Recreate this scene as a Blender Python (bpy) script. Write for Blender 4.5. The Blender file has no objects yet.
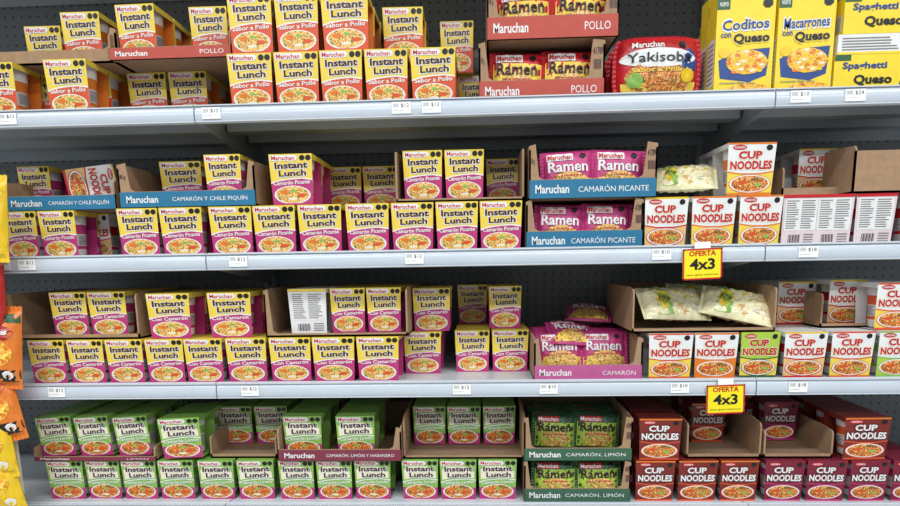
import bpy, math, random
from mathutils import Vector, Matrix
random.seed(4)
sc = bpy.context.scene
COL = sc.collection
try:
    sc.view_settings.view_transform = 'Standard'
except Exception:
    pass

# ------------------------------------------------------------------ camera
PITCH, YAW, ROLL = math.radians(10), math.radians(2.8), math.radians(-0.95)
F, D, CZ, HOR = 650.0, 1.5, 1.45, 262.0
PPY = HOR + F * math.tan(PITCH)
CAMPOS = Vector((D * math.tan(YAW), -D, CZ))
R = (Matrix.Rotation(YAW, 3, 'Z') @ Matrix.Rotation(math.pi / 2 - PITCH, 3, 'X') @ Matrix.Rotation(ROLL, 3, 'Z'))
cd = bpy.data.cameras.new('camera')
cd.sensor_width = 36.0
cd.lens = 36.0 * F / 900.0
cd.shift_y = (PPY - 253.0) / 900.0
cam = bpy.data.objects.new('camera', cd)
cam.matrix_world = Matrix.Translation(CAMPOS) @ R.to_4x4()
COL.objects.link(cam)
sc.camera = cam

def S(px, py, Y):
    """survey: photo measurement -> world X,Z on the vertical plane at depth Y"""
    d = R @ Vector(((px - 450.0) / F, (PPY - py) / F, -1.0))
    t = (Y - CAMPOS.y) / d.y
    p = CAMPOS + d * t
    return p.x, p.z

# ------------------------------------------------------------------ materials
def lin(c):
    return tuple(((x / 255.0) / 12.92 if x / 255.0 <= 0.04045 else ((x / 255.0 + 0.055) / 1.055) ** 2.4) for x in c) + (1.0,)

MATS = {}
def mat(name, rgb, rough=0.42, var=0.06, scale=40.0, metal=0.0, bump=0.0):
    if name in MATS:
        return MATS[name]
    m = bpy.data.materials.new(name)
    m.use_nodes = True
    nt = m.node_tree
    b = nt.nodes['Principled BSDF']
    b.inputs['Roughness'].default_value = rough
    b.inputs['Metallic'].default_value = metal
    tc = nt.nodes.new('ShaderNodeTexCoord')
    nz = nt.nodes.new('ShaderNodeTexNoise')
    nz.inputs['Scale'].default_value = scale
    nz.inputs['Detail'].default_value = 3
    cr = nt.nodes.new('ShaderNodeValToRGB')
    c = lin(rgb)
    cr.color_ramp.elements[0].position = 0.3
    cr.color_ramp.elements[1].position = 0.7
    cr.color_ramp.elements[0].color = tuple(max(0, x * (1 - var)) for x in c[:3]) + (1,)
    cr.color_ramp.elements[1].color = tuple(min(1, x * (1 + var)) for x in c[:3]) + (1,)
    nt.links.new(tc.outputs['Object'], nz.inputs['Vector'])
    nt.links.new(nz.outputs['Fac'], cr.inputs['Fac'])
    nt.links.new(cr.outputs['Color'], b.inputs['Base Color'])
    if bump:
        bp = nt.nodes.new('ShaderNodeBump')
        bp.inputs['Strength'].default_value = bump
        bp.inputs['Distance'].default_value = 0.002
        nt.links.new(nz.outputs['Fac'], bp.inputs['Height'])
        nt.links.new(bp.outputs['Normal'], b.inputs['Normal'])
    MATS[name] = m
    return m

def noodle_mat(name, cols, scale=160):
    m = bpy.data.materials.new(name)
    m.use_nodes = True
    nt = m.node_tree
    b = nt.nodes['Principled BSDF']
    b.inputs['Roughness'].default_value = 0.4
    tc = nt.nodes.new('ShaderNodeTexCoord')
    nz = nt.nodes.new('ShaderNodeTexNoise')
    nz.inputs['Scale'].default_value = scale
    nz.inputs['Detail'].default_value = 2
    nz.inputs['Distortion'].default_value = 1.5
    cr = nt.nodes.new('ShaderNodeValToRGB')
    cr.color_ramp.interpolation = 'CONSTANT'
    els = cr.color_ramp.elements
    n = len(cols)
    els[0].position = 0.0; els[0].color = lin(cols[0])
    els[1].position = 0.38; els[1].color = lin(cols[1])
    for i in range(2, n):
        e = els.new(0.38 + 0.26 * (i - 1) / (n - 1)); e.color = lin(cols[i])
    nt.links.new(tc.outputs['Object'], nz.inputs['Vector'])
    nt.links.new(nz.outputs['Fac'], cr.inputs['Fac'])
    nt.links.new(cr.outputs['Color'], b.inputs['Base Color'])
    MATS[name] = m
    return m

YEL = mat('label_yellow', (236, 206, 78))
MAG = mat('label_magenta', (188, 54, 118))
REDO = mat('label_orange_red', (216, 84, 44))
RED = mat('label_red', (196, 26, 38))
GRN = mat('label_green', (138, 184, 84))
DKG = mat('label_dark_green', (44, 90, 52))
LIME = mat('label_lime', (172, 202, 72))
WHT = mat('label_white', (232, 232, 230))
CRM = mat('label_cream', (236, 228, 200))
TAN = mat('label_tan', (226, 182, 120))
INK = mat('ink_dark', (58, 16, 36))
BLK = mat('ink_black', (18, 18, 20))
GREY = mat('ink_grey', (128, 124, 126))
PINKP = mat('label_pale_pink', (226, 208, 208))
FOAM = mat('foam_cup_white', (222, 216, 212), 0.6)
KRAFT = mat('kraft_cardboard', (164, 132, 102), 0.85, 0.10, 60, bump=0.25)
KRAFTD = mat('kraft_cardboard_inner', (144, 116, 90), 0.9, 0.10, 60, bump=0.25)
BLUE = mat('print_blue', (30, 112, 148), 0.6)
ROSE = mat('print_rose', (190, 88, 142), 0.6)
PRED = mat('print_red', (186, 76, 62), 0.6)
PGRN = mat('print_green', (56, 98, 74), 0.6)
PMAR = mat('print_maroon', (126, 48, 66), 0.6)
BRN = mat('label_maroon', (122, 38, 30))
BRN2 = mat('label_wine', (124, 28, 52))
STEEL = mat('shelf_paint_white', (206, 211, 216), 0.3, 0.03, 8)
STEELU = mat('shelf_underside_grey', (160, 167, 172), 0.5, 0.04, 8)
RAIL = mat('price_rail_plastic', (200, 209, 219), 0.2, 0.03, 12)
TAGW = mat('price_tag_paper', (246, 246, 244), 0.6, 0.02)
PROMO = mat('promo_yellow', (246, 228, 24), 0.5, 0.02)
BOXY = mat('box_yellow', (244, 214, 48), 0.4)
BOXB = mat('box_blue', (34, 70, 136), 0.4)
ORNG = mat('snack_orange', (224, 122, 44), 0.3)
SNKR = mat('snack_red', (176, 38, 32), 0.3)
SNKY = mat('snack_yellow', (236, 196, 36), 0.3)
CLEAR = mat('pasta_bag_film', (238, 230, 186), 0.15, 0.14, 60)
NOO = noodle_mat('noodle_picture', [(206, 120, 40), (236, 190, 90), (250, 226, 160), (236, 200, 110), (214, 90, 40), (110, 140, 50)], 120)
NOO2 = noodle_mat('noodle_picture_red', [(150, 40, 20), (222, 130, 50), (246, 206, 120), (224, 120, 50), (180, 50, 24), (90, 120, 50)], 110)
MAC = noodle_mat('macaroni_picture', [(200, 120, 20), (240, 180, 40), (252, 214, 100), (236, 160, 30)], 90)

# ------------------------------------------------------------------ mesh builder
TXT = {}
def text_geo(s, bold):
    k = (s, bold)
    if k in TXT:
        return TXT[k]
    cu = bpy.data.curves.new('t', 'FONT')
    cu.body = s; cu.size = 1.0; cu.offset = bold; cu.resolution_u = 2
    if bold > .05:
        cu.space_character = 1.08
    ob = bpy.data.objects.new('t', cu)
    COL.objects.link(ob)
    dg = bpy.context.evaluated_depsgraph_get()
    dg.update()
    me = bpy.data.meshes.new_from_object(ob.evaluated_get(dg))
    vs = [(v.co.x, v.co.y) for v in me.vertices]
    fs = [tuple(p.vertices) for p in me.polygons]
    x0 = min(v[0] for v in vs); x1 = max(v[0] for v in vs)
    y0 = min(v[1] for v in vs); y1 = max(v[1] for v in vs)
    vs = [((v[0] - x0) / (x1 - x0), (v[1] - y0) / (y1 - y0)) for v in vs]
    bpy.data.objects.remove(ob); bpy.data.curves.remove(cu); bpy.data.meshes.remove(me)
    TXT[k] = (vs, fs)
    return TXT[k]

class MB:
    def __init__(s):
        s.v = []; s.f = []; s.m = []; s.sm = []; s.mats = []
    def mi(s, m):
        if m not in s.mats:
            s.mats.append(m)
        return s.mats.index(m)
    def face(s, pts, m, smooth=False):
        i = len(s.v)
        s.v += [tuple(p) for p in pts]
        s.f.append(tuple(range(i, i + len(pts)))); s.m.append(s.mi(m)); s.sm.append(smooth)
    def grid(s, rows, m, smooth=True, closed=False):
        i = len(s.v); n = len(rows[0])
        for r in rows:
            s.v += [tuple(p) for p in r]
        k = s.mi(m)
        for a in range(len(rows) - 1):
            for b in range(n if closed else n - 1):
                c = (b + 1) % n
                s.f.append((i + a * n + b, i + a * n + c, i + (a + 1) * n + c, i + (a + 1) * n + b))
                s.m.append(k); s.sm.append(smooth)
    def box(s, a, b, m):
        x0, y0, z0 = a; x1, y1, z1 = b
        p = [(x0, y0, z0), (x1, y0, z0), (x1, y1, z0), (x0, y1, z0), (x0, y0, z1), (x1, y0, z1), (x1, y1, z1), (x0, y1, z1)]
        i = len(s.v); s.v += p; k = s.mi(m)
        for f in ((0, 3, 2, 1), (4, 5, 6, 7), (0, 1, 5, 4), (1, 2, 6, 5), (2, 3, 7, 6), (3, 0, 4, 7)):
            s.f.append(tuple(i + q for q in f)); s.m.append(k); s.sm.append(False)
    def prism(s, poly, fn, t0, t1, m):
        a = [fn(p[0], p[1], t0) for p in poly]; b = [fn(p[0], p[1], t1) for p in poly]
        s.face(a, m); s.face(b[::-1], m)
        n = len(poly)
        for q in range(n):
            r = (q + 1) % n
            s.face([a[q], b[q], b[r], a[r]], m)
    def lab(s, fn, pts, lv, m):
        s.face([fn(p[0], p[1], lv) for p in pts], m)
    def text(s, t, fn, u0, u1, v0, v1, lv, m, bold=0.02, slope=0.0):
        vs, fs = text_geo(t, bold)
        i = len(s.v)
        s.v += [tuple(fn(u0 + (u1 - u0) * a, v0 + (v1 - v0) * b + slope * a, lv)) for a, b in vs]
        k = s.mi(m)
        for f in fs:
            s.f.append(tuple(i + q for q in f)); s.m.append(k); s.sm.append(False)
    def otext(s, t, fn, u0, u1, v0, v1, lv, m, om, bold=0.02, slope=0.0, e=.018):
        s.text(t, fn, u0 - e, u1 + e, v0 - e, v1 + e, lv, om, bold + .025, slope)
        s.text(t, fn, u0, u1, v0, v1, lv + 1, m, bold, slope)
    def mesh(s, name):
        me = bpy.data.meshes.new(name)
        me.from_pydata(s.v, [], s.f)
        for m in s.mats:
            me.materials.append(m)
        me.polygons.foreach_set('material_index', s.m)
        me.polygons.foreach_set('use_smooth', s.sm)
        me.update()
        return me

def ell(cx, cy, rx, ry, n=20):
    return [(cx + rx * math.cos(2 * math.pi * i / n), cy + ry * math.sin(2 * math.pi * i / n)) for i in range(n)]
def rect(a, b, c, d):
    return [(a, c), (b, c), (b, d), (a, d)]
def octa(cx, cy, rx, ry):
    return [(cx + rx * math.cos(math.pi / 8 + math.pi * i / 4), cy + ry * math.sin(math.pi / 8 + math.pi * i / 4)) for i in range(8)]

# ------------------------------------------------------------------ boxed noodle cups
CW = 0.100
def sleeve(mb, H, top, back, side):
    wt, wb, dt, db = 0.097, 0.090, 0.092, 0.078
    def fr(u, v, l):
        return (u * (wb + (wt - wb) * v), -(db + (dt - db) * v) / 2 - l * 0.0003, v * H)
    def bk(u, v, l):
        return (-u * (wb + (wt - wb) * v), (db + (dt - db) * v) / 2 + l * 0.0003, v * H)
    mb.face([fr(-.5, 1, 0), fr(.5, 1, 0), bk(-.5, 1, 0), bk(.5, 1, 0)], top)
    mb.face([fr(-.5, 0, 0), bk(.5, 0, 0), bk(-.5, 0, 0), fr(.5, 0, 0)], top)
    mb.face([bk(-.5, 0, 0), bk(.5, 0, 0), bk(.5, 1, 0), bk(-.5, 1, 0)], back)
    # side gussets (short folded flaps) leave the round cup visible
    for sg in (-.5, .5):
        mb.face([fr(sg, .90, 0), fr(sg, 1, 0), bk(-sg, 1, 0), bk(-sg, .90, 0)], top)
    # inner foam cup with rim and printed bands
    prof = [(0.030, 0.002, FOAM), (0.0335, 0.006, FOAM), (0.0352, H * .20, side), (0.0358, H * .27, FOAM), (0.0378, H * .52, side),
            (0.0400, H * .72, FOAM), (0.0415, H - .008, FOAM), (0.044, H - .006, FOAM), (0.044, H - .002, FOAM)]
    n = 20
    for a, b in zip(prof[:-1], prof[1:]):
        mb.grid([[(r * math.cos(2 * math.pi * i / n), r * math.sin(2 * math.pi * i / n), z) for i in range(n)] for r, z in ((a[0], a[1]), (b[0], b[1]))], a[2], True, True)
    for k in range(7):
        z = H * (.30 + .03 * k)
        r = .0386
        for c in (0, math.pi):
            pts = []
            for aa in (-.45, -.15, .15, .45 - .1 * (k % 3)):
                pts.append((r * math.cos(c + aa), r * math.sin(c + aa)))
            mb.grid([[(x, y, z) for x, y in pts], [(x, y, z + H * .012) for x, y in pts]], GREY, True)
    return fr, bk

def nutrition(mb, fn):
    mb.lab(fn, rect(-.44, .44, .30, .92), 2, WHT)
    for (a, b) in ((-.40, -.04), (.02, .40)):
        for i in range(13):
            v = .89 - i * .044
            mb.lab(fn, rect(a, b - .12 * random.random(), v - .020, v), 3, GREY)
    for i in range(9):
        u = -.3 + i * .04
        mb.lab(fn, rect(u, u + .012 + .012 * (i % 2), .06, .22), 3, BLK)
    for i in range(4):
        mb.lab(fn, rect(.14, .42, .06 + i * .05, .08 + i * .05), 3, GREY)

def lunch(name, H, base, low, flav, bowl=NOO, panel=None, ink=INK, top=None, red=RED, side=None, lowest=None):
    mb = MB()
    fr, bk = sleeve(mb, H, top or base, side or low, side or low)
    mb.lab(fr, rect(-.5, .5, 0, 1), 0, base)
    edge = [(-.5, .42), (-.3, .47), (0, .50), (.25, .51), (.5, .48)]
    mb.lab(fr, [(-.5, 0), (.5, 0)] + edge[::-1], 1, low)
    if lowest:
        mb.lab(fr, rect(-.5, .5, 0, .30), 1.5, lowest)
    mb.lab(fr, [(-.5, .42), (-.3, .47), (0, .50), (.25, .51), (.5, .48), (.5, .505), (.25, .535), (0, .525), (-.3, .495), (-.5, .445)], 2, WHT)
    if panel:
        mb.lab(fr, [(-.45, .50), (-.2, .54), (.2, .56), (.45, .54), (.45, .70), (.2, .84), (-.3, .84), (-.45, .74)], 1, panel)
    mb.lab(fr, ell(.0, .195, .45, .185), 2, WHT)
    mb.lab(fr, ell(.0, .20, .41, .165), 3, bowl)
    mb.lab(fr, ell(-.20, .25, .11, .045, 10), 4, ORNG)
    mb.lab(fr, ell(.22, .18, .10, .040, 10), 4, REDO)
    mb.lab(fr, ell(.02, .28, .07, .030, 8), 4, GRN)
    mb.lab(fr, ell(.0, .12, .12, .030, 8), 4, CRM)
    mb.lab(fr, rect(-.5, .5, 0, .03), 4, lowest or low)
    mb.lab(fr, [(-.47, .865), (.12, .865), (.17, .92), (.12, .975), (-.47, .975)], 3, WHT)
    mb.text('Maruchan', fr, -.44, .09, .880, .960, 4, red, .02)
    mb.lab(fr, octa(.27, .92, .068, .056), 2, BLK)
    mb.lab(fr, octa(.41, .92, .068, .056), 2, BLK)
    mb.otext('Instant', fr, -.38, .40, .705, .835, 3, ink, WHT, .03, .015)
    mb.otext('Lunch', fr, -.30, .36, .555, .68, 3, ink, WHT, .03, .015)
    mb.text(flav, fr, -.44, .44, .385, .465, 5, WHT, .02, .03)
    nutrition(mb, bk)
    return mb.mesh(name)

def ncup(name, H, base, low, ink, bowl, band, out=None, topband=None):
    mb = MB()
    out = out or (CRM if ink is not WHT else INK)
    fr, bk = sleeve(mb, H, base, base, band)
    mb.lab(fr, rect(-.5, .5, 0, 1), 0, base)
    mb.lab(fr, [(-.5, 0), (.5, 0), (.5, .46), (.2, .42), (-.2, .42), (-.5, .46)], 1, low)
    mb.lab(fr, [(-.5, .46), (-.2, .42), (.2, .42), (.5, .46), (.5, .435), (.2, .395), (-.2, .395), (-.5, .435)], 2, band)
    if topband:
        mb.lab(fr, rect(-.5, .5, .965, 1), 1, topband)
    mb.lab(fr, ell(0, .215, .47, .185), 2, band)
    mb.lab(fr, ell(0, .22, .45, .17), 3, WHT)
    mb.lab(fr, ell(0, .22, .41, .15), 4, bowl)
    mb.lab(fr, ell(-.16, .25, .12, .035, 10), 5, REDO)
    mb.lab(fr, ell(.18, .20, .08, .035, 8), 5, GRN)
    mb.lab(fr, rect(-.5, .5, 0, .045), 5, band)
    mb.lab(fr, ell(-.26, .91, .15, .05), 2, RED if base is not RED else WHT)
    mb.text('NISSIN', fr, -.37, -.15, .89, .93, 3, WHT, .02)
    mb.lab(fr, octa(.36, .90, .07, .058), 2, BLK)
    mb.otext('CUP', fr, -.28, .22, .69, .84, 3, ink, out, .04)
    mb.otext('NOODLES', fr, -.45, .45, .49, .655, 3, ink, out, .04)
    nutrition(mb, bk)
    return mb.mesh(name)

def backcup(name, H, base, c2):
    mb = MB()
    fr, bk = sleeve(mb, H, base, base, c2)
    mb.lab(fr, rect(-.5, .5, 0, 1), 0, base)
    nutrition(mb, fr)
    mb.lab(fr, rect(-.5, .5, .94, 1), 3, c2)
    return mb.mesh(name)

HR = [0.118, 0.112, 0.108, 0.103]
K = {}
K['chick'] = lunch('cup_chicken', HR[0], YEL, REDO, 'Sabor a Pollo', side=ORNG)
K['mag2'] = lunch('cup_shrimp_spicy', HR[1], YEL, MAG, 'Camarón Picante')
K['mag3'] = lunch('cup_shrimp', HR[2], YEL, MAG, 'Con Camarón')
K['grn'] = lunch('cup_lime', HR[3], GRN, GRN, 'Camarón Limón', NOO2, CRM, INK, GRN, side=GRN, lowest=MAG)
K['cn2'] = ncup('cup_white', HR[1], WHT, TAN, RED, NOO2, RED, topband=SNKY)
K['cn2b'] = ncup('cup_white_c', HR[1], WHT, YEL, RED, NOO2, ORNG, topband=ORNG)
K['cn3'] = ncup('cup_white_b', HR[2], WHT, TAN, RED, NOO2, RED, topband=SNKY)
K['cn3b'] = ncup('cup_white_d', HR[2], WHT, YEL, RED, NOO2, REDO, topband=REDO)
K['cn3o'] = ncup('cup_white_e', HR[2], WHT, ORNG, RED, NOO2, ORNG, topband=ORNG)
K['cn3g'] = ncup('cup_white_f', HR[2], WHT, LIME, RED, NOO2, GRN, topband=GRN)
K['cng'] = ncup('cup_lime_b', HR[2], LIME, YEL, RED, NOO2, DKG)
K['cnb'] = ncup('cup_brown', HR[3], BRN, BRN, WHT, NOO2, REDO, topband=ORNG)
K['cnw'] = ncup('cup_wine', HR[3], BRN2, BRN2, WHT, NOO2, MAG)
K['bk2'] = backcup('cup_back', HR[1], PINKP, RED)
K['bk3'] = backcup('cup_back_b', HR[2], WHT, YEL)

# ------------------------------------------------------------------ shelf levels
SZ = [S(450, y, 0)[1] for y in (101, 251.5, 382.5, 504.5)]
PYM = [100, 250, 382, 500]

def obj(name, me, loc, rot=(0, 0, 0), scale=(1, 1, 1)):
    o = bpy.data.objects.new(name, me)
    o.location = loc; o.rotation_euler = rot; o.scale = scale
    COL.objects.link(o)
    return o

def C(kind, row, tier, l, r, Y=0.02, dz=0.0, yaw=0.0, rows=1, py=None, lean=0.0):
    """one facing of boxed noodle cups, rows = how many stand behind each other"""
    H = HR[row]
    Z = SZ[row] + tier * H + dz + (0.0005 * tier) + .045 * math.sin(math.radians(lean))
    py = PYM[row] - tier * 50 if py is None else py
    xl = S(l, py, Y)[0]; xr = S(r, py, Y)[0]
    sx = max(0.86, min(1.10, (xr - xl) / CW))
    for k in range(rows):
        obj('instant_noodle_cup', K[kind], ((xl + xr) / 2 + .05 * math.sin(math.radians(lean)), Y + 0.046 + k * 0.0955 + random.uniform(0, .003), Z),
            (0, -math.radians(lean), math.radians(yaw + (random.uniform(-1.8, 1.8) if yaw == 0 else 0))), (sx * .985, 1, .995))

# ------------------------------------------------------------------ trays
def T(row, tier, l, r, Y=0.02, d=0.30, hw=None, hf=0.036, ww=(0.03, 0.03), pm=BLUE, t1='Maruchan', t2='CAMARÓN', dz=0.0, py=None, hb=None, side='41789'):
    H = HR[row]
    hw = hw or H
    hb = hb or hw
    py = PYM[row] - tier * 50 if py is None else py
    xl = S(l, py, Y)[0]; xr = S(r, py, Y)[0]
    w = xr - xl; th = 0.004
    mb = MB()
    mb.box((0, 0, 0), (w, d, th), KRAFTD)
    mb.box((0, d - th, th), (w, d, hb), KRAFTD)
    sp = [(0, 0), (d, 0), (d, hb), (0.05, hw), (0.006, hw - .004), (0, hw - .012)]
    mb.prism(sp, lambda a, b, t: (t, a, b), 0, th, KRAFT)
    mb.prism(sp, lambda a, b, t: (w - t, a, b), 0, th, KRAFT)
    a, b = ww
    fn = lambda x, z, t: (x, -t, z)
    mb.box((0, 0, 0), (w, th, hf), KRAFT)
    if a > .015:
        mb.prism([(0, hf), (a + .01, hf), (a, hf + .006), (a - .008, hw), (0, hw - .004)], fn, -th, 0, KRAFT)
    if b > .015:
        mb.prism([(w, hf), (w - b - .01, hf), (w - b, hf + .006), (w - b + .008, hw), (w, hw - .004)], fn, -th, 0, KRAFT)
    fl = lambda x, z, lv: (x, -0.0004 * lv, z)
    if pm is not None:
        mb.lab(fl, rect(0.001, w - .001, 0.001, hf - .001), 1, pm)
        mb.text(t1, fl, w * .05, w * .05 + min(.075, w * .3), hf * .28, hf * .72, 2, WHT, .02)
        L = min(w * .55, 0.011 * len(t2))
        mb.text(t2, fl, w * .94 - L, w * .94, hf * .32, hf * .68, 2, WHT, .0)
    if a > .02:
        mb.text('85 g', fl, .005, a - .010, hw * .62, hw * .74, 2, INK, .02)
    if b > .02:
        for i in range(6):
            mb.lab(fl, rect(w - b + .010 + i * .0028, w - b + .0115 + i * .0028, hw * .50, hw * .66), 2, INK)
        mb.text(side, fl, w - b + .008, w - .004, hw * .74, hw * .86, 2, INK, .02)
    Z = SZ[row] + tier * H + dz + 0.0005 * tier
    return obj('cardboard_tray', mb.mesh('cardboard_tray'), (xl, Y, Z))

# ------------------------------------------------------------------ bags
def bag(name, w, h, t, base, fnlabel=None, seals='x', wr=0.0016, pw=3.0, oval=0.0):
    mb = MB()
    def sf(u, v, l, sgn=-1):
        a = max(0.0, 1 - abs(2 * u) ** pw) ** .6; b = max(0.0, 1 - abs(2 * v) ** pw) ** .6
        y = t / 2 * a * b + wr * math.sin(37 * u + 9 * v) * math.cos(23 * v - 11 * u) * (1 if a * b > .01 else 0)
        return (u * w * (1 - oval * (2 * v) ** 4), sgn * (y + 0.0009 * l + .0004), v * h * (1 - oval * (2 * u) ** 4))
    nx, nz = 22, 18
    for sg in (-1, 1):
        mb.grid([[sf(-.5 + i / nx, -.5 + j / nz, 0, sg) for i in range(nx + 1)] for j in range(nz + 1)], base)
    n = 24
    for sg in (-1, 1):
        if seals == 'x':
            k_ = 1 - oval
            row1 = [(sf(sg * .5, -.5 + i / n, 0)[0], .0006 * (-1) ** i, (-.5 + i / n) * h * k_) for i in range(n + 1)]
            row2 = [(sf(sg * .5, -.5 + i / n, 0)[0] + sg * (.007 + .0018 * (i % 2)), .001 * (-1) ** i, (-.5 + i / n) * h * k_) for i in range(n + 1)]
        else:
            row1 = [((-.5 + i / n) * w, .0006 * (-1) ** i, sg * h * .5) for i in range(n + 1)]
            row2 = [((-.5 + i / n) * w, .001 * (-1) ** i, sg * (h * .5 + .010 + .0018 * (i % 2))) for i in range(n + 1)]
        mb.grid([row1, row2], base, False)
    if fnlabel:
        fnlabel(mb, lambda u, v, l: sf(u, v, l))
    z0 = min(v[2] for v in mb.v)
    mb.v = [(v[0], v[1], v[2] - z0) for v in mb.v]
    return mb.mesh(name)

def strips(mb, fn, u0, u1, v0, v1, lv, m, n=10):
    for i in range(n):
        a = u0 + (u1 - u0) * i / n; b = u0 + (u1 - u0) * (i + 1) / n
        for j in range(4):
            c = v0 + (v1 - v0) * j / 4; d2 = v0 + (v1 - v0) * (j + 1) / 4
            mb.lab(fn, rect(a, b, c, d2), lv, m)
def disc(mb, fn, cx, cy, rx, ry, lv, m, n=20):
    for k in range(3):
        r0, r1 = k / 3, (k + 1) / 3
        for i in range(n):
            a0 = 2 * math.pi * i / n; a1 = 2 * math.pi * (i + 1) / n
            p = [(cx + rx * r * math.cos(a), cy + ry * r * math.sin(a)) for r, a in ((r0, a0), (r1, a0), (r1, a1), (r0, a1))]
            mb.lab(fn, p if k else p[1:], lv, m)

def ramen_lab(c2, c3, ink=WHT, mid=None):
    def f(mb, fn):
        if mid:
            strips(mb, fn, -.49, .49, -.18, .24, 1, mid)
        strips(mb, fn, -.49, .49, -.45, -.16, 1, c2)
        disc(mb, fn, .02, -.22, .38, .22, 2, NOO)
        strips(mb, fn, -.44, .10, .26, .42, 2, c3)
        mb.text('Maruchan', fn, -.42, .07, .28, .40, 3.5, RED if c3 is WHT else WHT, .02)
        mb.text('Ramen', fn, -.42, .40, -.01, .24, 3.5, ink, .02)
        mb.lab(fn, octa(.30, .36, .07, .06), 3, BLK)
        mb.text('Sopa instantánea', fn, -.3, .3, -.12, -.06, 3.5, RED, .02)
    return f
RB = {
 'mag': bag('ramen_m', .104, .098, .030, MAG, ramen_lab(YEL, WHT)),
 'red': bag('ramen_r', .110, .108, .030, RED, ramen_lab(YEL, WHT, INK, YEL)),
 'grn': bag('ramen_g', .100, .088, .030, DKG, ramen_lab(LIME, RED, INK, LIME)),
}
def B(kind, row, tier, px, Y, dz=0.005, rows=1, py=None, sx=1.0, tilt=8, step=.042):
    py = PYM[row] - tier * 50 if py is None else py
    X = S(px, py, Y)[0]
    Z = SZ[row] + tier * HR[row] + dz + 0.0005 * tier
    for k in range(rows):
        obj('ramen_packet', RB[kind], (X + random.uniform(-.002, .002), Y + .020 + step * k, Z + .001), (math.radians(-tilt), random.uniform(-.06, .06), 0), (sx, 1, 1))

# ================================================================== ROW 1 (chicken, top)
C('chick', 0, 0, -24, 20, .03, rows=3, py=115)
C('chick', 0, 0, 47, 91, .02, rows=3, py=112)
C('chick', 0, 0, 20, 50, .13, rows=2, py=108)
C('chick', 0, 0, 128, 168, .14, rows=3, py=106)
C('chick', 0, 0, 169, 208, .14, rows=3, py=106)
for l, rr in [(228, 274), (274, 320), (320, 364), (364, 409), (410, 457)]:
    C('chick', 0, 0, l, rr, .02, rows=4)
T(0, 1, -40, 118, .06, .32, .075, .03, (.0, .02), None, dz=0, py=60)
C('chick', 0, 1, 25, 62, .17, .004, py=50)
C('chick', 0, 1, 62, 102, .09, .004, py=50, rows=2)
T(0, 1, 110, 232, .045, .32, .062, .026, (.012, .008), PRED, 'Maruchan', 'POLLO', py=62)
C('chick', 0, 1, 117, 158, .06, .005, py=45, rows=3)
C('chick', 0, 1, 190, 229, .09, .005, py=45, rows=2)
for l, rr in [(229, 275), (275, 320), (321, 370)]:
    C('chick', 0, 1, l, rr, .02, rows=4)
C('chick', 0, 1, 382, 424, .12, rows=2)
C('chick', 0, 0, 458, 492, .25, rows=1)
C('chick', 0, 1, 440, 474, .22, rows=2)
T(0, 0, 479, 604, .02, .30, HR[0] + .006, .044, (.022, .034), PRED, 'Maruchan', 'POLLO')
B('red', 0, 0, 517, .035, rows=4)
B('red', 0, 0, 570, .035, rows=4)
T(0, 1, 487, 618, .015, .30, .11, .046, (.024, .03), PRED, 'Maruchan', 'POLLO', dz=.007)
B('red', 0, 1, 526, .03, rows=4, dz=.012)
B('red', 0, 1, 580, .03, rows=4, dz=.012)

def yaki(mb, fn):
    strips(mb, fn, -.44, .44, .24, .40, 1, SNKR)
    strips(mb, fn, -.46, .46, -.40, -.26, 1, YEL)
    disc(mb, fn, .0, -.18, .42, .25, 2, NOO2)
    disc(mb, fn, -.30, -.22, .10, .12, 3, GRN, 12)
    disc(mb, fn, .36, .05, .10, .22, 2, BOXB, 12)
    disc(mb, fn, -.02, .12, .46, .15, 3, WHT)
    mb.text('Yakisoba', fn, -.40, .38, .05, .20, 5.0, BLK, .01)
    mb.text('Maruchan', fn, -.34, .05, .28, .38, 3.5, WHT, .02)
    mb.text('Sabor a Pollo', fn, -.34, .30, -.10, -.03, 4, YEL, .02)
    disc(mb, fn, .34, -.16, .09, .11, 4, SNKY, 12)
    disc(mb, fn, .28, .32, .05, .06, 3, BLK, 8)
YK = bag('yakisoba', .178, .134, .064, RED, yaki, pw=2.6, oval=.10, wr=.0014)
for k in range(3):
    obj('yakisoba_noodle_pack', YK, (S(659, 92, .03)[0], .060 + k * .070, SZ[0] + .001))
for i, (c, l2) in enumerate([(YEL, 0), (WHT, 0), (SNKY, 0)]):
    me = bag('pastabag_side', .06, .150 - .01 * i, .022, c, lambda mb, fn: (strips(mb, fn, -.3, .3, -.2, .3, 1, GREY if c is WHT else BOXB)), 'z', .003)
    obj('pasta_packet', me, (S(703 + i * 5, 92, .14 + .04 * i)[0], .165 + i * .04, SZ[0] + .001), (0, 0, 1.1))

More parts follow.
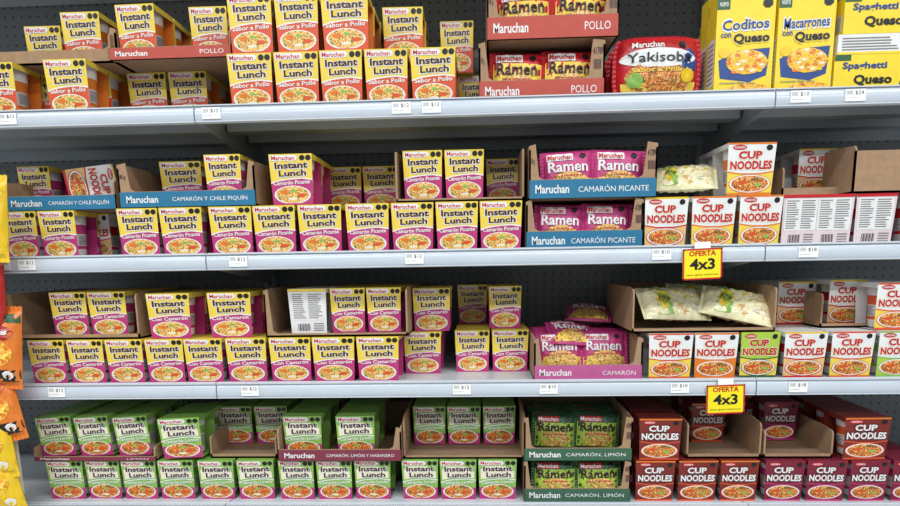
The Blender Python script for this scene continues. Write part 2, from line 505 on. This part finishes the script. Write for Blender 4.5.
def foodbox(name, w, h, d, title, sub, cheese, flat=False, base=BOXY):
    mb = MB()
    mb.box((-w / 2, -d / 2, 0), (w / 2, d / 2, h), base)
    fn = lambda u, v, l: (u * w, -d / 2 - .0004 * l, v * h)
    if not flat:
        mb.lab(fn, ell(0, .955, .3, .028), 2, WHT)
        mb.text('La Moderna', fn, -.24, .24, .94, .97, 3, RED)
        mb.otext(title, fn, -.40, .40, .60, .70, 3, BOXB, WHT, .02, .02)
        mb.text(sub, fn, -.42, -.24, .54, .58, 3, BOXB, .02)
        mb.otext(cheese, fn, -.20, .42, .47, .575, 3, BLK, YEL, .04, .01)
        mb.lab(fn, rect(-.5, -.28, .80, .90), 1, DKG)
        mb.text('NUEVO', fn, -.46, -.31, .83, .87, 2, WHT)
        mb.lab(fn, [(-.44, .33), (-.1, .42), (.44, .44), (.40, .18), (.1, .12), (-.40, .16)], 1, BOXB)
        mb.lab(fn, ell(.05, .31, .36, .115), 3, MAC)
        for i in range(22):
            a = i * 2.4; rr_ = .075 * math.sqrt(i)
            mb.lab(fn, ell(.05 + rr_ * math.cos(a), .30 + .33 * rr_ * math.sin(a), .05, .014, 8), 4 + (i % 2) * .5, (SNKY, CRM, ORNG)[i % 3])
        mb.lab(fn, ell(-.34, .40, .10, .05), 4, SNKY)
        mb.lab(fn, ell(.1, .055, .38, .05), 2, MAC)
        mb.text('Contenido Neto 200 g', fn, -.40, .2, .10, .125, 4, BOXB, .01)
        mb.lab(fn, octa(.36, .85, .09, .045), 3, BLK)
    else:
        mb.text(title, fn, -.42, .02, .56, .80, 3, BOXB, .03)
        mb.text(cheese, fn, -.30, .08, .16, .46, 3, BLK, .04)
        mb.lab(fn, [(.14, 0), (.5, 0), (.5, 1), (.22, 1)], 1, BOXB)
        mb.lab(fn, ell(.34, .5, .16, .42), 2, WHT)
        mb.lab(fn, ell(.34, .5, .14, .36), 3, MAC)
        mb.lab(fn, rect(-.5, -.34, .84, 1), 2, DKG)
    s2 = lambda u, v, l: (-w / 2 - .0005 * l, -u * d, v * h)
    mb.lab(s2, rect(-.4, .4, .1, .55), 1, WHT)
    for i in range(9):
        mb.lab(s2, rect(-.34, .34 - .1 * random.random(), .13 + i * .045, .145 + i * .045), 2, GREY)
    return mb.mesh(name)
b1 = foodbox('mac1', .122, .215, .05, 'Coditos', 'con', 'Queso')
b2 = foodbox('mac2', .118, .215, .05, 'Macarrones', 'con', 'Queso')
b3 = foodbox('mac3', .21, .075, .05, 'Spaghetti', 'y', 'Queso', flat=True)
def plainbox():
    mb = MB()
    w, h, d = .21, .04, .05
    mb.box((-w / 2, -d / 2, 0), (w / 2, d / 2, h), WHT)
    fn = lambda u, v, l: (u * w, -d / 2 - .0004 * l, v * h)
    mb.lab(fn, rect(-.5, .5, 0, .12), 1, BOXY)
    for i in range(5):
        mb.lab(fn, rect(-.46, .1 - .1 * random.random(), .2 + i * .14, .27 + i * .14), 1, GREY)
    for i in range(12):
        mb.lab(fn, rect(.2 + i * .02, .208 + i * .02 + .004 * (i % 2), .25, .8), 1, BLK)
    return mb.mesh('mac4')
b4 = plainbox()
for k in range(4):
    if k < 2:
        obj('macaroni_cheese_box', b1, (S(742, 92, .02)[0], .046 + k * .053, SZ[0]))
    obj('macaroni_cheese_box', b2, (S(802, 92, .02)[0], .046 + k * .053, SZ[0]))
    X = S(832, 92, .02)[0] + .106
    obj('spaghetti_cheese_box', b3, (X, .046 + k * .053, SZ[0]))
    obj('spaghetti_cheese_box', b4, (X + .004, .046 + k * .053, SZ[0] + .0755))
    obj('spaghetti_cheese_box', b3, (X + .012, .046 + k * .053, SZ[0] + .116))

# ================================================================== ROW 2
for l, rr in [(6, 42), (42, 80)]:
    C('mag2', 1, 0, l, rr, .04, rows=3, py=262)
C('cn2', 1, 0, 80, 112, .14, rows=2, py=258)
for l, rr in [(119, 161), (161, 205), (210, 254), (254, 298), (298, 343), (346, 391), (391, 435), (435, 479), (479, 523)]:
    C('mag2', 1, 0, l, rr, .02, rows=3, py=252)
T(1, 1, 6, 116, .045, .30, .070, .034, (.012, .008), BLUE, 'Maruchan', 'CAMARÓN Y CHILE PIQUÍN', py=205)
C('mag2', 1, 1, 20, 50, .14, .005, py=190)
obj('instant_noodle_cup', K['cn2'], (S(80, 190, .10)[0] - .045, .13, SZ[1] + HR[1] + .054), (0, math.radians(82), math.radians(25)))
T(1, 1, 120, 256, .02, .30, .100, .036, (.028, .020), BLUE, 'Maruchan', 'CAMARÓN Y CHILE PIQUÍN', py=202)
C('mag2', 1, 1, 160, 203, .12, .005, py=190, rows=2)
C('mag2', 1, 1, 205, 243, .035, .005, py=190, rows=3)
C('mag2', 1, 1, 270, 315, .02, rows=3)
for l, rr in [(325, 362), (362, 399)]:
    C('mag2', 1, 1, l, rr, .24, py=195, rows=2)
T(1, 1, 396, 524, .03, .32, .116, .008, (.006, .006), None)
for l, rr in [(403, 444), (444, 485)]:
    C('mag2', 1, 1, l, rr, .05, .005, rows=3)
C('mag2', 1, 1, 486, 520, .20, .005)
T(1, 0, 526, 642, .02, .30, HR[1], .042, (.020, .026), BLUE, 'Maruchan', 'CAMARÓN PICANTE')
B('mag', 1, 0, 561, .035, rows=5, py=235)
B('mag', 1, 0, 608, .035, rows=5, py=235)
T(1, 1, 529, 656, .015, .30, .118, .042, (.022, .030), BLUE, 'Maruchan', 'CAMARÓN PICANTE')
B('mag', 1, 1, 570, .03, rows=5, dz=.010, py=180, sx=1.05)
B('mag', 1, 1, 618, .03, rows=5, dz=.010, py=180, sx=1.05)
for l, rr, kd in [(643, 688, 'cn2'), (689, 735, 'cn2b'), (736, 781, 'cn2b')]:
    C(kd, 1, 0, l, rr, .02, rows=3, py=246)
for l, rr in [(783, 814), (814, 852), (853, 895)]:
    C('bk2', 1, 0, l, rr, .03, rows=3, py=244)
C('cn2', 1, 0, 900, 945, .03, rows=3, py=244)
C('cn2b', 1, 1, 724, 775, .02, rows=2, py=194)
T(1, 1, 782, 850, .09, .28, .07, .02, (.008, .008), None, py=188)
C('cn2', 1, 1, 797, 836, .16, .005, py=188, rows=2)
T(1, 1, 852, 960, .03, .30, .105, .09, (.01, .01), None, py=192)

def pasta_lab(mb, fn):
    strips(mb, fn, -.32, -.08, -.44, .44, 1, GRN)
    disc(mb, fn, -.20, 0, .10, .3, 2, SNKY)
    mb.text('Pasta', fn, -.28, -.12, -.1, .1, 3.5, DKG, .03)
    for i in range(60):
        a = -.02 + .46 * random.random(); b_ = -.4 + .8 * random.random(); t_ = random.random() * 3
        du, dv = .05 * math.cos(t_), .07 * math.sin(t_)
        mb.lab(fn, [(a - du, b_ - dv), (a - du + .012, b_ - dv - .03), (a + du + .012, b_ + dv - .03), (a + du, b_ + dv)], 1.2 + .01 * i, (CRM, SNKY, WHT, TAN)[i % 4])
PB = bag('pasta_bag', .17, .11, .045, CLEAR, pasta_lab, wr=.004)
def lay(px, py, Y, Z, ry, rz=0.0, s=1.0, rx=-70):
    obj('pasta_packet', PB, (S(px, py, Y)[0], Y, Z), (math.radians(rx), math.radians(ry), math.radians(rz)), (s, s, s))
lay(683, 190, .06, SZ[1] + HR[1] + .018, 0, -14, .80, -50)

# ================================================================== ROW 3
for l, rr in [(31, 69), (70, 108), (108, 147), (147, 186), (186, 226), (227, 269), (270, 313), (313, 357), (357, 401)]:
    C('mag3', 2, 0, l, rr, .02, rows=3, py=385)
C('mag3', 2, 0, 404, 443, .12, rows=2, py=372)
for l, rr in [(455, 491), (491, 529)]:
    C('mag3', 2, 0, l, rr, .14, rows=2, py=372)
T(2, 1, 10, 140, .03, .32, .112, .012, (.020, .006), None, py=338)
for l, rr in [(52, 90), (90, 130)]:
    C('mag3', 2, 1, l, rr, .05, .005, rows=3, py=335)
C('mag3', 2, 1, 143, 197, .02, rows=3, py=336)
C('mag3', 2, 1, 207, 255, .03, rows=3, py=336)
T(2, 1, 266, 408, .03, .32, .114, .008, (.018, .008), None, py=335)
C('bk3', 2, 1, 289, 329, .05, .005, rows=2, py=332)
for l, rr in [(330, 366), (367, 403)]:
    C('mag3', 2, 1, l, rr, .06, .005, rows=3, py=332)
C('mag3', 2, 1, 412, 451, .12, rows=2, py=328)
C('mag3', 2, 1, 459, 487, .30, rows=1, py=320)
C('mag3', 2, 1, 488, 522, .17, rows=2, py=322)
T(2, 0, 534, 642, .02, .32, .100, .036, (.018, .020), ROSE, 'Maruchan', 'CAMARÓN', py=378)
for px in (562, 606):
    B('mag', 2, 0, px, .10, rows=4, py=365, tilt=16, step=.05)
obj('ramen_packet', RB['mag'], (S(578, 350, .08)[0], .12, SZ[2] + .070), (math.radians(-62), 0.1, .2))
obj('ramen_packet', RB['mag'], (S(590, 330, .20)[0], .24, SZ[2] + .118), (math.radians(-70), 0.05, -.2))
for l, rr, kd in [(647, 693, 'cn3b'), (693, 738, 'cn3o')]:
    C(kd, 2, 0, l, rr, .02, rows=3, py=378)
C('cng', 2, 0, 738, 779, .03, rows=3, py=378)
for l, rr, kd in [(781, 826, 'cn3'), (828, 873, 'cn3b'), (875, 920, 'cn3g')]:
    C(kd, 2, 0, l, rr, .02, rows=3, py=378)
T(2, 1, 632, 775, .03, .32, .105, .010, (.010, .010), None, py=330)
lay(678, 326, .075, SZ[2] + HR[2] + .026, 3, 10, .92, -46)
lay(735, 324, .055, SZ[2] + HR[2] + .026, 12, -16, .92, -52)
lay(706, 312, .20, SZ[2] + HR[2] + .030, 6, 4, .95, -50)
C('cn3', 2, 1, 776, 815, .18, rows=2, py=320)
T(2, 1, 820, 872, .10, .24, .085, .010, (.006, .006), None, py=325)
C('cn3', 2, 1, 826, 866, .12, .005, py=322, rows=2)
C('cn3b', 2, 1, 874, 920, .03, rows=3, py=330)

# ================================================================== ROW 4
for l, rr in [(50, 88), (88, 124), (124, 160), (160, 197), (200, 237), (238, 276), (280, 317), (317, 354), (355, 393), (402, 440), (440, 478), (478, 518)]:
    C('grn', 3, 0, l, rr, .03, rows=3, py=507)
for l, rr in [(41, 77), (79, 115), (117, 153)]:
    C('grn', 3, 1, l, rr, .04, rows=3, dz=.005, py=470, lean=3.5)
C('grn', 3, 1, 159, 206, .02, dz=.005, py=470, rows=2, lean=2.5)
T(3, 1, 36, 157, .025, .32, .040, .012, (0, 0), PMAR, 'Maruchan', 'LIMÓN', py=470)
T(3, 1, 212, 278, .05, .32, .06, .010, (.0, .0), None, py=470)
for l, rr in [(219, 255), (256, 290)]:
    C('grn', 3, 1, l, rr, .16, .005, py=455, rows=2)
T(3, 1, 279, 402, .02, .30, .085, .030, (.008, .020), PMAR, 'Maruchan', 'CAMARÓN, LIMÓN Y HABANERO', py=466)
for l, rr in [(284, 324), (336, 376)]:
    C('grn', 3, 1, l, rr, .04, .006, rows=3, py=460)
T(3, 1, 404, 524, .04, .32, .106, .008, (.006, .006), None, py=464)
for l, rr in [(413, 447), (447, 482), (482, 516)]:
    C('grn', 3, 1, l, rr, .14, .006, rows=2, py=445)
T(3, 0, 524, 630, .02, .30, HR[3], .034, (.016, .022), PGRN, 'Maruchan', 'CAMARÓN, LIMÓN', py=500)
for px in (556, 600):
    B('grn', 3, 0, px, .035, rows=5, py=485)
T(3, 1, 524, 632, .02, .30, .108, .032, (.018, .024), PGRN, 'Maruchan', 'CAMARÓN, LIMÓN', py=455)
for px in (555, 597):
    B('grn', 3, 1, px, .09, rows=4, dz=.006, py=435)
for l, rr in [(634, 675), (676, 717), (718, 758)]:
    C('cnb', 3, 0, l, rr, .02, rows=3, py=502)
for l, rr in [(763, 804), (805, 846), (847, 888), (890, 931)]:
    C('cnw', 3, 0, l, rr, .02, rows=3, py=502)
C('cnb', 3, 1, 638, 682, .02, rows=3, py=460)
T(3, 1, 686, 760, .04, .32, .09, .010, (.006, .006), None, py=460)
C('cnb', 3, 1, 690, 725, .16, .005, py=445, rows=2)
C('cnb', 3, 1, 722, 753, .25, .005, py=440)
T(3, 1, 763, 832, .04, .32, .07, .010, (.006, .006), None, py=458)
C('cnw', 3, 1, 762, 797, .17, .006, py=440, rows=2)
C('cnb', 3, 1, 840, 890, .02, rows=3, py=458)

# ================================================================== gondola
J1 = S(208, 262, 0)[0]; J2 = S(763, 255, 0)[0]
X0 = J1 - (J2 - J1); X3 = J2 + (J2 - J1)
DEPTH = 0.46
def shelf(xa, xb, z):
    mb = MB()
    xa += .0015; xb -= .0015
    mb.box((xa, .0, z - .003), (xb, DEPTH - .024, z), STEEL)
    mb.box((xa, .0, z - .028), (xb, .004, z - .003), STEEL)
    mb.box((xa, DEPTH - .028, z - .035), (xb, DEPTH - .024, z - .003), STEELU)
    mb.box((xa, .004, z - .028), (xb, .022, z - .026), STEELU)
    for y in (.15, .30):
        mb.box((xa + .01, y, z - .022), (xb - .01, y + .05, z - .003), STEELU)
    n = int((xb - xa) / .03)
    for i in range(n):
        x = xa + .02 + i * .03
        mb.box((x, .006, z + .0001), (x + .006, .012, z + .0004), GREY)
    pr = [(-.001, z + .006), (-.006, z + .004), (-.010, z - .004), (-.012, z - .014), (-.0115, z - .026), (-.006, z - .033), (-.001, z - .034)]
    mb.grid([[(xa, a, b) for a, b in pr], [(xb, a, b) for a, b in pr]], RAIL, True)
    for zz in (z + .003, z - .031):
        mb.box((xa, -.0125, zz - .0012), (xb, -.006, zz + .0012), STEEL)
    for x, sg in ((xa, 1), (xb, -1)):
        mb.face([(x, a, b) for a, b in pr], RAIL)
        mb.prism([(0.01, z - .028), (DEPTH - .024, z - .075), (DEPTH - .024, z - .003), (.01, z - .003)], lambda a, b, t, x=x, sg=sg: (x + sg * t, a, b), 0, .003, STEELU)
    return obj('store_shelf', mb.mesh('store_shelf'), (0, 0, 0))
MID = {}
for zi, z in enumerate(SZ + [SZ[0] + .42, SZ[3] - .33, SZ[3] - .70]):
    for k, (xa, xb) in enumerate(((X0, J1), (J1, J2), (J2, X3))):
        MID[(zi, k)] = shelf(xa, xb, z)

# back panel (peg board) + uprights
PEG = bpy.data.materials.new('pegboard_panel')
PEG.use_nodes = True
nt = PEG.node_tree
b = nt.nodes['Principled BSDF']; b.inputs['Roughness'].default_value = .5
tc = nt.nodes.new('ShaderNodeTexCoord')
sep = nt.nodes.new('ShaderNodeSeparateXYZ')
nt.links.new(tc.outputs['Object'], sep.inputs[0])
def mth(op, a, bb=None):
    n = nt.nodes.new('ShaderNodeMath'); n.operation = op
    for i, q in enumerate((a, bb)):
        if q is None: continue
        if isinstance(q, (int, float)): n.inputs[i].default_value = q
        else: nt.links.new(q, n.inputs[i])
    return n.outputs[0]
def cell(o):
    return mth('POWER', mth('SUBTRACT', mth('FRACT', mth('MULTIPLY', o, 40.0)), .5), 2)
dd = mth('LESS_THAN', mth('SQRT', mth('ADD', cell(sep.outputs['X']), cell(sep.outputs['Z']))), .12)
mx = nt.nodes.new('ShaderNodeMix'); mx.data_type = 'RGBA'
nt.links.new(dd, mx.inputs[0])
mx.inputs[6].default_value = lin((128, 132, 134)); mx.inputs[7].default_value = lin((66, 66, 68))
nt.links.new(mx.outputs[2], b.inputs['Base Color'])
mb = MB()
mb.box((X0, DEPTH, 0.02), (X3, DEPTH + .02, SZ[0] + .8), PEG)
for x in (X0, J1, J2, X3):
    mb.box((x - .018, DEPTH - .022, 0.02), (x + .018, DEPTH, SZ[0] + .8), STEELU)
    for i in range(70):
        mb.box((x - .004, DEPTH - .0226, .1 + i * .03), (x + .004, DEPTH - .0219, .115 + i * .03), BLK)
mb.box((X0, .02, 0), (X3, DEPTH + .02, .12), STEELU)
obj('gondola_back_panel', mb.mesh('gondola'), (0, 0, 0))

# ------------------------------------------------------------------ price tags (parts of the shelves)
def tag_mesh(txt, w=.042, h=.024):
    mb = MB()
    mb.box((-w / 2, -.0008, -h / 2), (w / 2, 0, h / 2), TAGW)
    fn = lambda u, v, l: (u * w, -.0008 - .0002 * l, v * h)
    mb.text(txt, fn, -.02, .40, .0, .36, 1, BLK, .0)
    mb.text('sopa instantánea', fn, -.44, .1, -.30, -.18, 1, GREY, .0)
    for i in range(6):
        mb.lab(fn, rect(-.42 + i * .05, -.40 + i * .05, .05, .38), 1, GREY)
    return mb.mesh('tag')
TG = [tag_mesh('$12'), tag_mesh('$10'), tag_mesh('$18'), tag_mesh('$24')]
tags = [[(10, 0), (213, 0), (402, 0), (432, 0), (797, 1), (851, 3)], [(30, 0), (240, 0), (415, 0), (660, 1), (805, 2), (5, 1)],
        [(8, 0), (60, 0), (252, 0), (462, 0), (548, 1), (678, 1), (795, 2)], [(885, 1), (660, 1), (450, 0), (240, 0)]]
n_ = 0
for rI, lst in enumerate(tags):
    for px, k in lst:
        x = S(px, PYM[rI] + 8, 0)[0]
        o = obj('price_tag_%d' % n_, TG[k], (x, -.0130, SZ[rI] - .014)); n_ += 1
        o.parent = MID[(rI, 0 if x < J1 else (1 if x < J2 else 2))]
def promo(px, py, rI):
    w, h = .086, .068
    mb = MB()
    mb.box((-w / 2, -.001, -h), (w / 2, 0, 0), PROMO)
    mb.box((-w * .2, -.001, -.002), (w * .2, .0, .014), TAGW)
    fn = lambda u, v, l: (u * w, -.001 - .0003 * l, -h + v * h)
    mb.text('OFERTA', fn, -.34, .34, .76, .93, 2, RED, .03)
    mb.text('4x3', fn, -.32, .32, .32, .68, 2, BLK, .03)
    for a_ in (rect(-.5, .5, 0, .05), rect(-.5, .5, .95, 1), rect(-.5, -.46, 0, 1), rect(.46, .5, 0, 1)):
        mb.lab(fn, a_, 2, RED)
    mb.text('hasta agotar existencias', fn, -.4, .4, .12, .19, 2, BLK, .0)
    x, z = S(px, py, -.018)
    obj('promotional_price_sign', mb.mesh('promo'), (x, -.0165, SZ[rI] - .003 - (0.0 if rI == 1 else .004)), (0, math.radians(-2), 0))
promo(702, 262, 1)
promo(725, 400, 2)

# ------------------------------------------------------------------ hanging snack bags at the left
def snack_lab(c1, c2, c3):
    def f(mb, fn):
        strips(mb, fn, -.49, .49, -.46, -.30, 1, c1)
        strips(mb, fn, -.49, .49, .34, .46, 1, c3)
        disc(mb, fn, .05, -.08, .34, .18, 1, MAC)
        disc(mb, fn, 0, .20, .40, .12, 2, c2)
        mb.text('Papas', fn, -.32, .32, .15, .26, 3.5, WHT if c2 is not WHT else SNKR, .04)
        mb.lab(fn, octa(.3, -.37, .09, .06), 3, WHT)
        mb.text('Queso y chile', fn, -.4, .1, -.41, -.34, 3, WHT, .02)
    return f
SB = [bag('snk1', .12, .17, .045, ORNG, snack_lab(BLK, SNKR, DKG), 'z', .003), bag('snk2', .12, .17, .045, SNKY, snack_lab(SNKY, DKG, SNKY), 'z', .003),
      bag('snk3', .12, .17, .045, SNKR, snack_lab(BLK, WHT, ORNG), 'z', .003)]
# one clip-strip display: strip plus the bags hanging from it
strip = MB()
sx_ = S(-14, 300, -.06)[0]
strip.box((-.01, 0, 0), (.01, .001, .95), TAGW)
strip.box((-.004, 0, .93), (.004, .018, .938), STEEL)
disp = obj('hanging_snack_bag_display', strip.mesh('strip'), (sx_, -.036, SZ[3] - .02))
for i, (px, py, k, ry) in enumerate([(-15, 258, 1, -2), (-5, 385, 0, -3), (-20, 330, 2, 0), (3, 440, 0, 12), (-2, 475, 1, 8), (8, 512, 1, 14), (-24, 505, 2, 0), (-26, 430, 1, -4)]):
    x, z = S(px, py, -.07)
    o = obj('snack_bag_%d' % i, SB[k], (x - sx_, -.068 - .014 * (k % 2) + .036, z - .01 - (SZ[3] - .02)), (math.radians(-6), math.radians(-ry), .1))
    o.parent = disp

# ------------------------------------------------------------------ room
FL = mat('floor_tile', (196, 192, 184), .25, .06, 3)
CE = mat('ceiling_paint', (150, 150, 150), .9, .03, 3)
WA = mat('wall_paint', (170, 168, 164), .9, .03, 3)
mb = MB(); mb.box((-5, -5, -.05), (5, 2, 0), FL); obj('floor', mb.mesh('floor'), (0, 0, 0))
mb = MB(); mb.box((-5, -5, 3.6), (5, 2, 3.65), CE); obj('ceiling', mb.mesh('ceiling'), (0, 0, 0))
mb = MB(); mb.box((-5, 2, 0), (5, 2.05, 3.6), WA); obj('wall_back', mb.mesh('wall_back'), (0, 0, 0))

def lamp(x, y, e):
    mb = MB()
    mb.box((-1.3, -.16, 0), (1.3, .16, .06), STEEL)
    mb.box((-.9, -.01, .06), (-.88, .01, .4), STEEL); mb.box((.88, -.01, .06), (.9, .01, .4), STEEL)
    o = obj('ceiling_light_fixture', mb.mesh('lampbody'), (x, y, 3.2))
    L = bpy.data.lights.new('tube', 'AREA'); L.shape = 'RECTANGLE'; L.size = 2.5; L.size_y = .28; L.energy = e
    L.color = (.94, .975, 1.0)
    lo = bpy.data.objects.new('tube_light', L); COL.objects.link(lo)
    lo.parent = o; lo.location = (0, 0, -.01)
lamp(-1.4, -1.5, 44); lamp(1.4, -1.5, 44); lamp(-1.4, -3.2, 72); lamp(1.4, -3.2, 72)
w = bpy.data.worlds.new('world'); sc.world = w; w.use_nodes = True
w.node_tree.nodes['Background'].inputs[0].default_value = (.84, .92, 1, 1)
w.node_tree.nodes['Background'].inputs[1].default_value = .38
